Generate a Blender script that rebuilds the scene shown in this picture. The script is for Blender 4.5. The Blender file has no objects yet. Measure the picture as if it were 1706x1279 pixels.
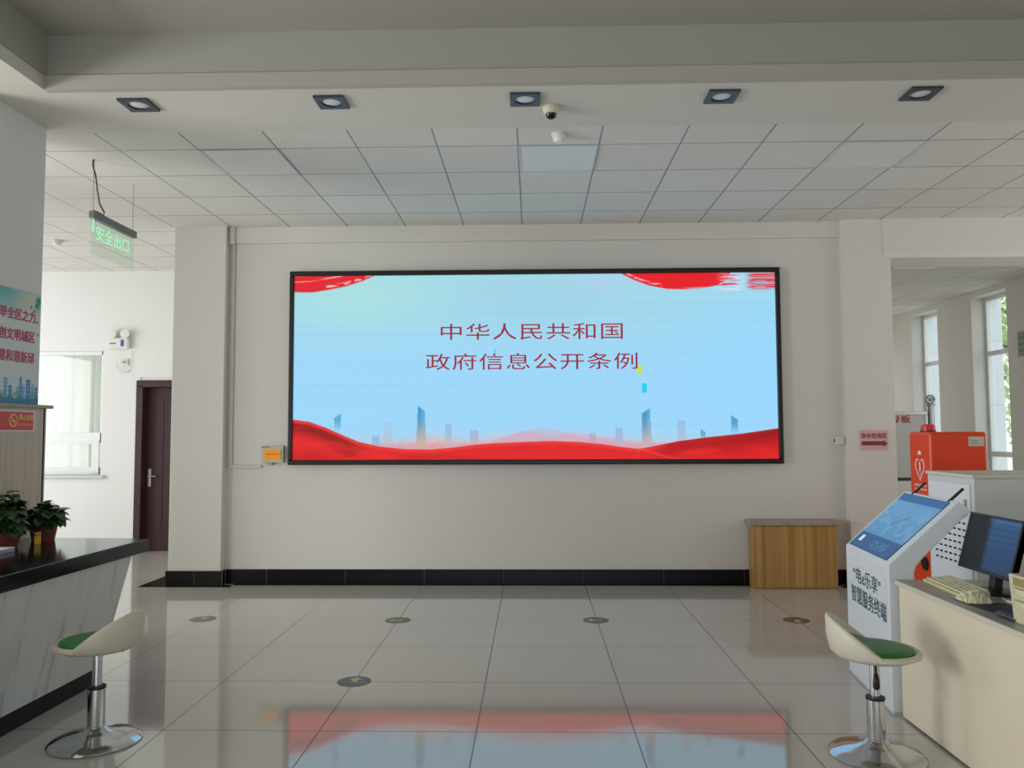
import bpy, bmesh, math, random
import numpy as np
from mathutils import Vector, Matrix
random.seed(7)
S = bpy.context.scene
C = S.collection
# ------------------------------------------------------------------ camera
YAW, PITCH, ROLL, FPX, CAMH = 0.02573, 0.05944, -0.00379, 1330.24, 1.5277
cam_d = bpy.data.cameras.new('camera'); cam = bpy.data.objects.new('camera', cam_d); C.objects.link(cam)
fw = Vector((-math.sin(YAW)*math.cos(PITCH), math.cos(YAW)*math.cos(PITCH), math.sin(PITCH)))
rt = Vector((math.cos(YAW), math.sin(YAW), 0)); up = rt.cross(fw)
r2 = rt*math.cos(ROLL)+up*math.sin(ROLL); u2 = up*math.cos(ROLL)-rt*math.sin(ROLL)
cam.matrix_world = Matrix(((r2.x, u2.x, -fw.x, 0), (r2.y, u2.y, -fw.y, 0), (r2.z, u2.z, -fw.z, CAMH), (0, 0, 0, 1)))
cam_d.sensor_fit = 'HORIZONTAL'; cam_d.sensor_width = 36; cam_d.lens = 36*FPX/1706
cam_d.clip_start = .05; cam_d.clip_end = 200
S.camera = cam
# ------------------------------------------------------------------ light and exposure
vs = S.view_settings
vs.view_transform = 'Standard'; vs.look = 'None'; vs.gamma = 1; vs.exposure = 0; vs.use_curve_mapping = False
w = bpy.data.worlds.new('sky'); S.world = w; w.use_nodes = True
bg = w.node_tree.nodes['Background']; bg.inputs[0].default_value = (.86, .94, 1, 1); bg.inputs[1].default_value = 2.0
def area(name, loc, rot, sx, sy, power, col):
    d = bpy.data.lights.new(name, 'AREA'); d.shape = 'RECTANGLE'; d.size = sx; d.size_y = sy; d.energy = power; d.color = col
    o = bpy.data.objects.new(name, d); C.objects.link(o); o.location = loc; o.rotation_euler = rot
    return o
PI = math.pi
# daylight of the window rows on the left side, of the glass entrance behind the viewer and an added right rear fill lamp
area('daylight_left_rear', (-8.42, 7.5, 1.75), (0, -PI/2, 0), 2.3, 3.6, 84, (1, .995, .99))
area('daylight_left_front', (-8.42, 1.6, 1.5), (0, -PI/2, 0), 1.9, 3.4, 365, (1, .99, .98))
area('daylight_entrance', (0.3, -4.9, 1.1), (PI/2, 0, 0), 6.5, 2.0, 6, (1, .98, .95))
area('fill_right_rear', (5.0, 15.9, 1.9), (-PI/2, 0, 0), 2.6, 2.4, 26, (1, .98, .96))  # added fill lamp for the right room, at a rear wall without windows
area('daylight_right', (6.77, 5.7, 1.9), (0, PI/2, 0), 2.6, 4.0, 40, (1, .985, .97))
# ------------------------------------------------------------------ materials
def lin(c):
    return tuple(((v/255)/12.92 if v <= 10.3 else ((v/255+.055)/1.055)**2.4) for v in c)
MATS = {}
def mat(name, rgb, rough=.5, metal=0., spec=.5, noise=.04, scale=8., bump=0., emit=0., coat=0., trans=0., ecol=None):
    m = bpy.data.materials.new(name); m.use_nodes = True; nt = m.node_tree; b = nt.nodes['Principled BSDF']
    c = lin(rgb)
    b.inputs['Roughness'].default_value = rough; b.inputs['Metallic'].default_value = metal
    b.inputs['Specular IOR Level'].default_value = spec; b.inputs['Coat Weight'].default_value = coat
    b.inputs['Coat Roughness'].default_value = .05; b.inputs['Transmission Weight'].default_value = trans
    tc = nt.nodes.new('ShaderNodeTexCoord'); n = nt.nodes.new('ShaderNodeTexNoise'); n.inputs['Scale'].default_value = scale
    n.inputs['Detail'].default_value = 3
    nt.links.new(tc.outputs['Object'], n.inputs['Vector'])
    rmp = nt.nodes.new('ShaderNodeMix'); rmp.data_type = 'RGBA'
    rmp.inputs[6].default_value = tuple(min(1, v*(1-noise)) for v in c)+(1,)
    rmp.inputs[7].default_value = tuple(min(1, v*(1+noise)) for v in c)+(1,)
    nt.links.new(n.outputs[0], rmp.inputs[0]); nt.links.new(rmp.outputs[2], b.inputs['Base Color'])
    if bump:
        bp = nt.nodes.new('ShaderNodeBump'); bp.inputs['Strength'].default_value = bump; bp.inputs['Distance'].default_value = .01
        nt.links.new(n.outputs[0], bp.inputs['Height']); nt.links.new(bp.outputs[0], b.inputs['Normal'])
    if emit:
        b.inputs['Emission Color'].default_value = lin(ecol or rgb)+(1,); b.inputs['Emission Strength'].default_value = emit
    MATS[name] = m
    return m
def N(nt, t, **k):
    n = nt.nodes.new(t)
    for a, v in k.items(): setattr(n, a, v)
    return n
def M2(nt, op, a, b=None):
    n = N(nt, 'ShaderNodeMath', operation=op)
    for i, v in enumerate((a, b)):
        if v is None: continue
        if isinstance(v, (int, float)): n.inputs[i].default_value = v
        else: nt.links.new(v, n.inputs[i])
    return n.outputs[0]
def gridmat(name, rgb, linergb, sx, sy, ox, oy, wid, rough, spec, cellvar, coat=0., marb=0., lrough=.4):
    m = bpy.data.materials.new(name); m.use_nodes = True; nt = m.node_tree; b = nt.nodes['Principled BSDF']
    tc = N(nt, 'ShaderNodeTexCoord'); sp = N(nt, 'ShaderNodeSeparateXYZ'); nt.links.new(tc.outputs['Object'], sp.inputs[0])
    gx = M2(nt, 'DIVIDE', M2(nt, 'SUBTRACT', sp.outputs[0], ox), sx)
    gy = M2(nt, 'DIVIDE', M2(nt, 'SUBTRACT', sp.outputs[1], oy), sy)
    def line(g, s):
        f = M2(nt, 'FRACT', M2(nt, 'ADD', g, .5))
        return M2(nt, 'LESS_THAN', M2(nt, 'MULTIPLY', M2(nt, 'ABSOLUTE', M2(nt, 'SUBTRACT', f, .5)), s), wid)
    ln = M2(nt, 'MAXIMUM', line(gx, sx), line(gy, sy))
    cb = N(nt, 'ShaderNodeCombineXYZ'); nt.links.new(M2(nt, 'FLOOR', gx), cb.inputs[0]); nt.links.new(M2(nt, 'FLOOR', gy), cb.inputs[1])
    wn = N(nt, 'ShaderNodeTexWhiteNoise', noise_dimensions='2D'); nt.links.new(cb.outputs[0], wn.inputs['Vector'])
    ns = N(nt, 'ShaderNodeTexNoise'); ns.inputs['Scale'].default_value = 3.; ns.inputs['Detail'].default_value = 5
    nt.links.new(tc.outputs['Object'], ns.inputs['Vector'])
    v = M2(nt, 'ADD', M2(nt, 'MULTIPLY', M2(nt, 'SUBTRACT', wn.outputs['Value'], .5), cellvar*2), 1.)
    v = M2(nt, 'ADD', v, M2(nt, 'MULTIPLY', M2(nt, 'SUBTRACT', ns.outputs[0], .5), marb))
    hs = N(nt, 'ShaderNodeHueSaturation'); hs.inputs['Color'].default_value = lin(rgb)+(1,); nt.links.new(v, hs.inputs['Value'])
    mx = N(nt, 'ShaderNodeMix', data_type='RGBA'); nt.links.new(ln, mx.inputs[0]); nt.links.new(hs.outputs[0], mx.inputs[6])
    mx.inputs[7].default_value = lin(linergb)+(1,)
    nt.links.new(mx.outputs[2], b.inputs['Base Color'])
    nt.links.new(M2(nt, 'ADD', M2(nt, 'MULTIPLY', ln, lrough-rough), rough), b.inputs['Roughness']); b.inputs['Specular IOR Level'].default_value = spec
    b.inputs['Coat Weight'].default_value = coat; b.inputs['Coat Roughness'].default_value = .03
    return m
def wood(name, a, bcol, rough=.45, freq=30.):
    m = bpy.data.materials.new(name); m.use_nodes = True; nt = m.node_tree; b = nt.nodes['Principled BSDF']
    tc = N(nt, 'ShaderNodeTexCoord'); mp = N(nt, 'ShaderNodeMapping'); mp.inputs['Scale'].default_value = (freq, freq, .6)
    nt.links.new(tc.outputs['Object'], mp.inputs[0])
    n = N(nt, 'ShaderNodeTexNoise'); n.inputs['Scale'].default_value = 1.; n.inputs['Detail'].default_value = 4; n.inputs['Roughness'].default_value = .6
    nt.links.new(mp.outputs[0], n.inputs['Vector'])
    r = N(nt, 'ShaderNodeValToRGB'); r.color_ramp.elements[0].position = .35; r.color_ramp.elements[1].position = .68
    r.color_ramp.elements[0].color = lin(a)+(1,); r.color_ramp.elements[1].color = lin(bcol)+(1,)
    nt.links.new(n.outputs[0], r.inputs[0]); nt.links.new(r.outputs[0], b.inputs['Base Color']); b.inputs['Roughness'].default_value = rough
    return m
def marble(name):
    m = bpy.data.materials.new(name); m.use_nodes = True; nt = m.node_tree; b = nt.nodes['Principled BSDF']
    tc = N(nt, 'ShaderNodeTexCoord'); mp = N(nt, 'ShaderNodeMapping'); mp.inputs['Rotation'].default_value = (.62, 0, 0)
    mp.inputs['Scale'].default_value = (2., 9., 1.1)
    nt.links.new(tc.outputs['Object'], mp.inputs[0])
    n = N(nt, 'ShaderNodeTexNoise'); n.inputs['Scale'].default_value = 1.3; n.inputs['Detail'].default_value = 7; n.inputs['Distortion'].default_value = .4
    nt.links.new(mp.outputs[0], n.inputs['Vector'])
    r = N(nt, 'ShaderNodeValToRGB'); e = r.color_ramp.elements
    e[0].position = .30; e[0].color = lin((150, 156, 152))+(1,); e[1].position = .42; e[1].color = lin((203, 206, 199))+(1,)
    x = e.new(.72); x.color = lin((212, 214, 208))+(1,)
    nt.links.new(n.outputs[0], r.inputs[0]); nt.links.new(r.outputs[0], b.inputs['Base Color']); b.inputs['Roughness'].default_value = .3
    return m
def painted(name, emit):
    m = bpy.data.materials.new(name); m.use_nodes = True; nt = m.node_tree; b = nt.nodes['Principled BSDF']
    at = N(nt, 'ShaderNodeAttribute'); at.attribute_name = 'paint'
    if emit:
        b.inputs['Base Color'].default_value = (.01, .01, .01, 1); b.inputs['Roughness'].default_value = .4; b.inputs['Specular IOR Level'].default_value = .15
        nt.links.new(at.outputs[0], b.inputs['Emission Color']); b.inputs['Emission Strength'].default_value = emit
    else:
        nt.links.new(at.outputs[0], b.inputs['Base Color']); b.inputs['Roughness'].default_value = .45
    return m
WALL = mat('warm white wall paint', (226, 223, 217), .75, noise=.02, scale=2)
WALL2 = mat('white wall paint', (236, 236, 233), .75, noise=.02, scale=2)
GYPS = mat('white gypsum ceiling paint', (214, 211, 202), .8, noise=.015, scale=2)
CEIL = gridmat('ceiling tiles', (222, 219, 212), (128, 130, 134), .6, .6, -3.0984, 7.6152, .006, .75, .3, .025, marb=.03, lrough=.22)
FLOOR = gridmat('polished porcelain floor', (198, 193, 185), (80, 75, 69), .8069, .8069, -1.91, 4.1641, .0032, .07, .62, .012, coat=.35, marb=.05)
BLACK = mat('black granite', (16, 17, 19), .12, noise=.6, scale=160, spec=.5)
BLACKTILE = mat('black ceramic skirting', (9, 11, 13), .35, noise=.25, scale=30, spec=.22)
GROUT = mat('pale grout', (120, 118, 112), .8)
MARB = marble('white veined marble')
OAK = wood('warm oak laminate', (164, 124, 66), (198, 160, 96), .4, 26)
OAKT = wood('pale grey wood top', (160, 148, 130), (176, 164, 146), .45, 14)
MAPLE = wood('pale maple panel', (188, 174, 152), (206, 192, 170), .4, 18)
CHROME = mat('chrome', (205, 208, 212), .13, 1., noise=.08, scale=12)
STEEL = mat('brushed steel', (170, 172, 172), .3, 1., noise=.1, scale=20)
CREAMSEAT = mat('cream leatherette', (216, 210, 192), .42, noise=.03, scale=20)
GREEN = mat('green leatherette', (38, 122, 48), .42, noise=.08, scale=26)
RUB = mat('black rubber', (20, 20, 22), .5)
BLKP = mat('black plastic', (22, 23, 26), .35)
BEZEL = mat('black bezel', (18, 19, 20), .4, noise=.1)
WHITEM = mat('white powder coated metal', (222, 228, 234), .35, noise=.01)
WHITEP = mat('white plastic', (232, 231, 226), .4, noise=.01)
GREYM = mat('light grey metal', (206, 210, 206), .45, noise=.01)
DESKF = mat('cream laminate', (226, 216, 194), .42, noise=.015)
DESKT = wood('grey stone-look desk top', (148, 145, 138), (166, 162, 155), .3, 12)
EDGE = mat('pale edge band', (205, 201, 184), .5)
ORANGE = mat('orange painted steel', (230, 66, 22), .35, noise=.02)
REDL = mat('red lamp plastic', (205, 22, 34), .25, emit=.12)
DOORM = mat('dark mahogany door', (60, 25, 29), .5, noise=.18, scale=9)
FRAME = mat('white window frame', (236, 237, 236), .4, noise=.01)
BRONZE = mat('grey alloy window frame', (190, 194, 194), .4)
CLAD = mat('grey white outside cladding', (228, 232, 238), .6, noise=.02)
INKR = mat('red ink', (176, 30, 52), .6)
INKK = mat('dark slate ink', (66, 98, 108), .6)
PINK = mat('pink paper', (232, 178, 178), .7, noise=.02)
BROWNI = mat('brown ink', (120, 68, 70), .7)
PAPER = mat('white paper', (235, 236, 234), .7, noise=.01)
GREYINK = mat('grey ink', (120, 124, 122), .7)
STICK = mat('dark green floor film', (72, 78, 66), .25, noise=.1, scale=30)
STICKB = mat('blue green floor film', (44, 82, 84), .25, noise=.1, scale=30)
YELG = mat('pale yellow green print', (186, 186, 136), .35)
TERRA = mat('terracotta plastic pot', (118, 52, 40), .5, noise=.12)
LEAF = mat('pothos leaf', (36, 72, 34), .35, noise=.5, scale=24)
TREELEAF = mat('tree leaf', (188, 206, 146), .6, noise=.25, scale=3)
BARK = mat('tree bark', (112, 98, 80), .9, noise=.25, scale=20)
LAWN = mat('pale pavement outside', (196, 196, 186), .9, noise=.1, scale=1)
YEL = mat('yellow card', (222, 186, 44), .6)
KEYB = mat('yellowed keyboard plastic', (206, 198, 160), .5, noise=.05)
BEIGE = mat('beige plastic', (206, 202, 172), .45, noise=.02)
SHADOWGAP = mat('dark gap', (30, 30, 32), .7)
GREENL = mat('green lit lettering', (120, 240, 170), .4, emit=.8, ecol=(150, 236, 184))
CURT = mat('off white curtain cloth', (226, 226, 214), .8, noise=.04, scale=6)
b_ = CURT.node_tree.nodes['Principled BSDF']; b_.inputs['Transmission Weight'].default_value = 0
nt_ = CURT.node_tree; tr_ = nt_.nodes.new('ShaderNodeBsdfTranslucent'); tr_.inputs[0].default_value = (.95, .95, .9, 1)
ms_ = nt_.nodes.new('ShaderNodeMixShader'); ms_.inputs[0].default_value = .55
nt_.links.new(b_.outputs[0], ms_.inputs[1]); nt_.links.new(tr_.outputs[0], ms_.inputs[2]); nt_.links.new(ms_.outputs[0], nt_.nodes['Material Output'].inputs[0])
def glassmat(name, tint, mix):
    m = bpy.data.materials.new(name); m.use_nodes = True; nt = m.node_tree; nt.nodes.remove(nt.nodes['Principled BSDF'])
    t = N(nt, 'ShaderNodeBsdfTransparent'); t.inputs[0].default_value = tint; g = N(nt, 'ShaderNodeBsdfGlossy'); g.inputs['Roughness'].default_value = .02
    x = N(nt, 'ShaderNodeMixShader'); x.inputs[0].default_value = mix
    nt.links.new(t.outputs[0], x.inputs[1]); nt.links.new(g.outputs[0], x.inputs[2]); nt.links.new(x.outputs[0], nt.nodes['Material Output'].inputs[0])
    return m
GLASS = glassmat('window glass', (.96, .98, .97, 1), .06)
ACRYL = glassmat('clear acrylic sheet', (.92, .97, .93, 1), .04)
# ------------------------------------------------------------------ mesh builder
class MB:
    def __init__(s): s.v = []; s.f = []; s.m = []
    def add(s, vs_, fs, mi=0):
        o = len(s.v); s.v += [tuple(p) for p in vs_]; s.f += [tuple(i+o for i in f) for f in fs]; s.m += [mi]*len(fs); return s
    def box(s, x0, x1, y0, y1, z0, z1, mi=0):
        P = [(x, y, z) for z in (z0, z1) for y in (y0, y1) for x in (x0, x1)]
        return s.add(P, [(0, 2, 3, 1), (4, 5, 7, 6), (0, 1, 5, 4), (2, 6, 7, 3), (0, 4, 6, 2), (1, 3, 7, 5)], mi)
    def prism(s, poly, axis, a, b, mi=0):
        n = len(poly)
        def pt(p, t): return {'x': (t, p[0], p[1]), 'y': (p[0], t, p[1]), 'z': (p[0], p[1], t)}[axis]
        P = [pt(p, a) for p in poly]+[pt(p, b) for p in poly]
        return s.add(P, [tuple(range(n))[::-1], tuple(range(n, 2*n))]+[(i, (i+1) % n, n+(i+1) % n, n+i) for i in range(n)], mi)
    def hexa(s, bot, top, mi=0):
        n = len(bot)
        return s.add(list(bot)+list(top), [tuple(range(n))[::-1], tuple(range(n, 2*n))]+[(i, (i+1) % n, n+(i+1) % n, n+i) for i in range(n)], mi)
    def lathe(s, prof, n=32, c=(0, 0, 0), mi=0, sx=1, sy=1, cap=True):
        P = []; F = []
        for r, z in prof:
            for k in range(n):
                a = 2*PI*k/n; P.append((c[0]+sx*r*math.cos(a), c[1]+sy*r*math.sin(a), c[2]+z))
        for i in range(len(prof)-1):
            for k in range(n):
                F.append((i*n+k, i*n+(k+1) % n, (i+1)*n+(k+1) % n, (i+1)*n+k))
        if cap:
            F.append(tuple(range(n))[::-1]); F.append(tuple(range((len(prof)-1)*n, len(prof)*n)))
        return s.add(P, F, mi)
    def tube(s, pts, r, n=10, mi=0):
        pts = [Vector(p) for p in pts]; P = []; F = []
        rr = r if isinstance(r, (list, tuple)) else [r]*len(pts)
        ref = Vector((0, 0, 1))
        for i, p in enumerate(pts):
            t = (pts[min(i+1, len(pts)-1)]-pts[max(i-1, 0)]).normalized()
            q = ref if abs(t.dot(ref)) < .95 else Vector((1, 0, 0))
            a = t.cross(q).normalized(); b = t.cross(a)
            for k in range(n):
                g = 2*PI*k/n; P.append(p+a*(rr[i]*math.cos(g))+b*(rr[i]*math.sin(g)))
        for i in range(len(pts)-1):
            for k in range(n): F.append((i*n+k, i*n+(k+1) % n, (i+1)*n+(k+1) % n, (i+1)*n+k))
        F.append(tuple(range(n))[::-1]); F.append(tuple(range((len(pts)-1)*n, len(pts)*n)))
        return s.add(P, F, mi)
    def build(s, name, m, parent=None, bevel=0, smooth=False, seg=2, sub=0, auto=None):
        me = bpy.data.meshes.new(name); me.from_pydata(s.v, [], s.f)
        for x in (m if isinstance(m, (list, tuple)) else [m]): me.materials.append(x)
        for p, i in zip(me.polygons, s.m): p.material_index = i; p.use_smooth = smooth
        bm = bmesh.new(); bm.from_mesh(me); bmesh.ops.recalc_face_normals(bm, faces=bm.faces); bm.to_mesh(me); bm.free()
        o = bpy.data.objects.new(name, me); C.objects.link(o)
        if parent: o.parent = parent
        if auto and smooth:
            with bpy.context.temp_override(object=o, active_object=o, selected_objects=[o]):
                me.set_sharp_from_angle(angle=math.radians(auto))
        if bevel:
            b = o.modifiers.new('bevel', 'BEVEL'); b.width = bevel; b.segments = seg; b.limit_method = 'ANGLE'; b.angle_limit = .6; b.harden_normals = False
        if sub:
            q = o.modifiers.new('sub', 'SUBSURF'); q.levels = sub; q.render_levels = sub
        return o
def tag(o, label=None, cat=None, group=None, kind=None):
    for k, v in (('label', label), ('category', cat), ('group', group), ('kind', kind)):
        if v: o[k] = v
    return o
def thing(name, label, cat, loc=(0, 0, 0), rz=0, group=None):
    o = bpy.data.objects.new(name, None); C.objects.link(o); o.location = loc; o.rotation_euler = (0, 0, rz); o.empty_display_size = .1
    return tag(o, label, cat, group)
def copy_tree(o, parent=None):
    c = o.copy(); C.objects.link(c); c.parent = parent
    for ch in list(o.children): copy_tree(ch, c)
    return c
def struct(o): o['kind'] = 'structure'; return o
def copy_thing(src, loc, label, rz=None, group=None):
    c = copy_tree(src); c.location = loc; c['label'] = label
    if rz is not None: c.rotation_euler = (0, 0, rz)
    if group: c['group'] = group
    return c
# ------------------------------------------------------------------ text
def text_geo(body, bold=0., spacing=1.):
    cu = bpy.data.curves.new('lettering_curve', 'FONT'); cu.body = body; cu.size = 1; cu.resolution_u = 3; cu.space_character = spacing
    o = bpy.data.objects.new('lettering_curve', cu); C.objects.link(o)
    dg = bpy.context.evaluated_depsgraph_get(); dg.update()
    me = bpy.data.meshes.new_from_object(o.evaluated_get(dg))
    V = np.array([v.co[:2] for v in me.vertices]) if len(me.vertices) else np.zeros((0, 2)); F = [tuple(p.vertices) for p in me.polygons]
    bpy.data.objects.remove(o); bpy.data.curves.remove(cu); bpy.data.meshes.remove(me)
    return V, F
def text(mb, body, o, ux, uz, w_, h_, mi=0, bold=0., spacing=1.):
    """lettering filling a box w_ by h_ that starts at corner o (lower left) along unit directions ux, uz"""
    V, F = text_geo(body, bold, spacing)
    if not len(V): return
    a = V.min(0); b = V.max(0); T = (V-a)/(b-a)
    o = Vector(o); ux = Vector(ux); uz = Vector(uz)
    q = bold*h_*.55; nn = ux.cross(uz)
    for k, (dx, dy) in enumerate(((0, 0),) if not bold else ((q, q), (-q, q), (q, -q), (-q, -q), (0, 0))):
        mb.add([o+ux*(t[0]*w_+dx)+uz*(t[1]*h_+dy)+nn*(k*.00004) for t in T], F, mi)
def blurred_line(mb, o, ux, uz, w_, h_, n):
    """a line of print too small to read: short strokes in a row"""
    o = Vector(o); ux = Vector(ux); uz = Vector(uz); p = w_/n
    for k in range(n):
        for a, b in ((.1, .35), (.6, .85)):
            q = o+ux*(p*k)
            mb.add([q+uz*(a*h_), q+ux*(p*.8)+uz*(a*h_), q+ux*(p*.8)+uz*(b*h_), q+uz*(b*h_)], [(0, 1, 2, 3)])
def paint_grid(name, m, o, ux, uz, w_, h_, nx, ny, fn, parent=None):
    U, V = np.meshgrid(np.linspace(0, 1, nx), np.linspace(0, 1, ny))
    col = fn(U, V)  # sRGB 0..255, v from 0 at top
    c = col/255.; c = np.where(c <= .04045, c/12.92, ((c+.055)/1.055)**2.4)
    o = np.array(o); ux = np.array(ux); uz = np.array(uz)
    P = o+U[..., None]*w_*ux+(1-V[..., None])*h_*uz
    me = bpy.data.meshes.new(name)
    idx = np.arange(nx*ny).reshape(ny, nx)
    q = np.stack([idx[1:, :-1], idx[1:, 1:], idx[:-1, 1:], idx[:-1, :-1]], -1).reshape(-1, 4)
    me.vertices.add(nx*ny); me.vertices.foreach_set('co', P.reshape(-1))
    me.loops.add(q.size); me.loops.foreach_set('vertex_index', q.reshape(-1).astype(np.int32))
    me.polygons.add(len(q)); me.polygons.foreach_set('loop_start', (np.arange(len(q))*4).astype(np.int32))
    me.update(calc_edges=True)
    at = me.color_attributes.new('paint', 'FLOAT_COLOR', 'POINT')
    rgba = np.concatenate([c, np.ones(c.shape[:2]+(1,))], -1).reshape(-1).astype(np.float32)
    at.data.foreach_set('color', rgba)
    me.materials.append(m)
    ob = bpy.data.objects.new(name, me); C.objects.link(ob); ob.parent = parent
    return ob
def sst(a, b, x): t = np.clip((x-a)/(b-a), 0, 1); return t*t*(3-2*t)
def mixc(c, col, a): return c*(1-a[..., None])+np.array(col, float)*a[..., None]
def vnoise(x, y, seed):
    r = np.random.RandomState(seed); T = r.rand(64, 64)
    xi = np.floor(x).astype(int); yi = np.floor(y).astype(int); fx = x-xi; fy = y-yi; fx = fx*fx*(3-2*fx); fy = fy*fy*(3-2*fy)
    g = lambda i, j: T[j % 64, i % 64]
    return (g(xi, yi)*(1-fx)+g(xi+1, yi)*fx)*(1-fy)+(g(xi, yi+1)*(1-fx)+g(xi+1, yi+1)*fx)*fy
# ------------------------------------------------------------------ the setting
W = 8.12; CZ = 3.648; FARL = 10.25; RX = 6.82; LX = -8.5; FRONT = -5.0; REAR = 16.0
struct(MB().box(LX-.2, RX+.02, FRONT-.2, REAR+.2, -.12, 0).build('floor', FLOOR))
m = MB()
m.box(LX-.2, RX+.4, 5.42, REAR+.2, CZ, CZ+.12); m.box(LX-.2, -3.96, FRONT-.2, 5.42, CZ, CZ+.12)
struct(m.build('ceiling', CEIL))
m = MB()
m.box(-2.985, RX+.3, 4.715, 5.42, 3.63, 3.7)
m.box(-3.96, -2.985, FRONT, 5.42, 3.63, 3.716)
struct(m.build('trim_1', GYPS))
struct(MB().box(-2.985, RX+.3, 4.70, 4.75, 3.629, 3.717).build('trim_6', mat('shade-darkened moulding paint', (180, 177, 168), .8, noise=.015, scale=2)))  # gypsum moulding, its shade put into a darker paint colour
COFF = mat('shade-darkened coffer paint', (168, 167, 159), .8, noise=.015, scale=2)  # shade of the coffer put into a greyer gypsum colour
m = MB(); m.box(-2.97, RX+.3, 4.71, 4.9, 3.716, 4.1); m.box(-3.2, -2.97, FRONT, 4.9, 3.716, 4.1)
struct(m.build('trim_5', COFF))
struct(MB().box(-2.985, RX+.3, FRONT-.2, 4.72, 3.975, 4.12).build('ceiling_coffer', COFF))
# back wall with its two columns, the beam over it and the header over the right opening
struct(MB().box(-3.3, 3.3, W, W+.2, 0, CZ+.05).build('wall_back', WALL))
struct(MB().box(-3.672, -3.135, 8.02, 8.6, 0, CZ+.05).build('wall_column_left', WALL, bevel=.006))
struct(MB().box(3.125, 3.6, 8.02, 8.55, 0, CZ+.05).build('wall_column_right', WALL, bevel=.006))
struct(MB().box(-3.2, 3.2, W-.035, W+.05, 3.482, CZ+.05).build('trim_2', WALL, bevel=.004))
struct(MB().prism([(8.005, 3.30), (8.03, 3.255), (8.5, 3.255), (8.5, CZ+.05), (8.005, CZ+.05)], 'x', 3.53, RX+.1).build('trim_3', WALL))
# rooms behind the back wall
struct(MB().box(-3.55, -3.35, 8.5, FARL+.2, 0, CZ+.05).build('wall_alcove', WALL2))
struct(MB().box(3.15, 3.35, 8.4, REAR+.2, 0, CZ+.05).build('wall_right_room', WALL))
struct(MB().box(3.2, RX+.4, REAR, REAR+.2, 0, CZ+.05).build('wall_rear', WALL))
# far wall on the left with window and door openings
wx0, wx1, wz0, wz1 = -7.6, -5.606, .985, 2.6
dx0, dx1, dz1 = -5.10, -4.20, 2.19
m = MB()
m.box(LX, wx0, FARL, FARL+.24, 0, CZ+.05); m.box(wx0, wx1, FARL, FARL+.24, 0, wz0); m.box(wx0, wx1, FARL, FARL+.24, wz1, CZ+.05)
m.box(wx1, dx0, FARL, FARL+.24, 0, CZ+.05); m.box(dx0, dx1, FARL, FARL+.24, dz1, CZ+.05); m.box(dx1, -3.3, FARL, FARL+.24, 0, CZ+.05)
m.box(-5.187, dx0, FARL-.012, FARL, 0, CZ); m.box(dx0, -3.5, FARL-.012, FARL, dz1+.06, CZ)
struct(m.build('wall_far_left', WALL2))
# left side wall with window openings, entrance wall, right wall
m = MB(); 
m.box(LX-.25, LX, FRONT, FARL+.2, 0, .55); m.box(LX-.25, LX, FRONT, FARL+.2, 2.95, CZ+.05)
for a, b in ((FRONT, -.2), (3.5, 5.85), (9.95, FARL+.2)): m.box(LX-.25, LX, a, b, .55, 2.95)
struct(m.build('wall_left', WALL2))
m = MB(); m.box(LX, -3.1, FRONT-.2, FRONT, 0, 4.1); m.box(3.7, RX+.4, FRONT-.2, FRONT, 0, 4.1); m.box(-3.1, 3.7, FRONT-.2, FRONT, 2.65, 4.1)
struct(m.build('wall_front', WALL))
WY = [13.55-1.965*k for k in range(4)]
m = MB(); m.box(RX, RX+.42, FRONT-.2, REAR+.2, 0, .62); m.box(RX, RX+.42, FRONT-.2, REAR+.2, 3.565, 4.1)
edge = FRONT-.2
for y in sorted(WY):
    m.box(RX, RX+.42, edge, y, .62, 3.565); edge = y+.92
m.box(RX, RX+.42, edge, REAR+.2, .62, 3.565)
struct(m.build('wall_right', WALL))
# pillar on the left
struct(MB().box(-3.96, -3.36, 4.70, 5.345, 0, 3.64).build('wall_pillar_left', WALL, bevel=.008))
struct(MB().box(LX, -5.25, 5.18, 5.32, 0, 3.64).build('aisle_light_blocker', WALL2))  # added unseen partition, keeps the left front light off the alcove
# skirtings
m = MB()
def skirt(x0, x1, y0, y1, seams, axis):
    a, b = (x0, x1) if axis == 'x' else (y0, y1); cuts = [a]+[q for q in seams if a < q < b]+[b]
    for i in range(len(cuts)-1):
        g = .002
        if axis == 'x': m.box(cuts[i]+g, cuts[i+1]-g, y0, y1, 0, .145)
        else: m.box(x0, x1, cuts[i]+g, cuts[i+1]-g, 0, .145)
    m.box(x0+(axis == 'y')*.003+.0, x1-.003*(axis == 'y'), y0+.003*(axis == 'x'), y1, 0, .143, 1)
sm = [-2.7+.8*k for k in range(8)]
skirt(-3.12, 3.11, W-.008, W+.01, sm, 'x')
struct(m.build('baseboard_back', [BLACKTILE, GROUT], bevel=.002))
m = MB(); skirt(-3.69, -3.117, 8.002, 8.03, [-3.40], 'x'); skirt(-3.135, -3.117, 8.03, W-.02, [], 'y'); skirt(-3.69, -3.672, 8.03, 8.6, [], 'y')
struct(m.build('baseboard_left_column', [BLACKTILE, GROUT], bevel=.002))
m = MB(); skirt(3.105, 3.62, 8.002, 8.03, [3.4], 'x'); skirt(3.107, 3.125, 8.03, W-.02, [], 'y'); skirt(3.6, 3.62, 8.03, 8.55, [], 'y')
struct(m.build('baseboard_right_column', [BLACKTILE, GROUT], bevel=.002))
m = MB(); m.box(-3.02, 3.02, 8.035, W, 0, .003); m.box(-3.93, -3.02, 7.935, 8.03, 0, .003); m.box(-3.93, -3.68, 8.03, 8.62, 0, .003); m.box(3.02, 3.8, 7.935, 8.03, 0, .003)
struct(m.build('trim_4', BLACK))
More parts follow.
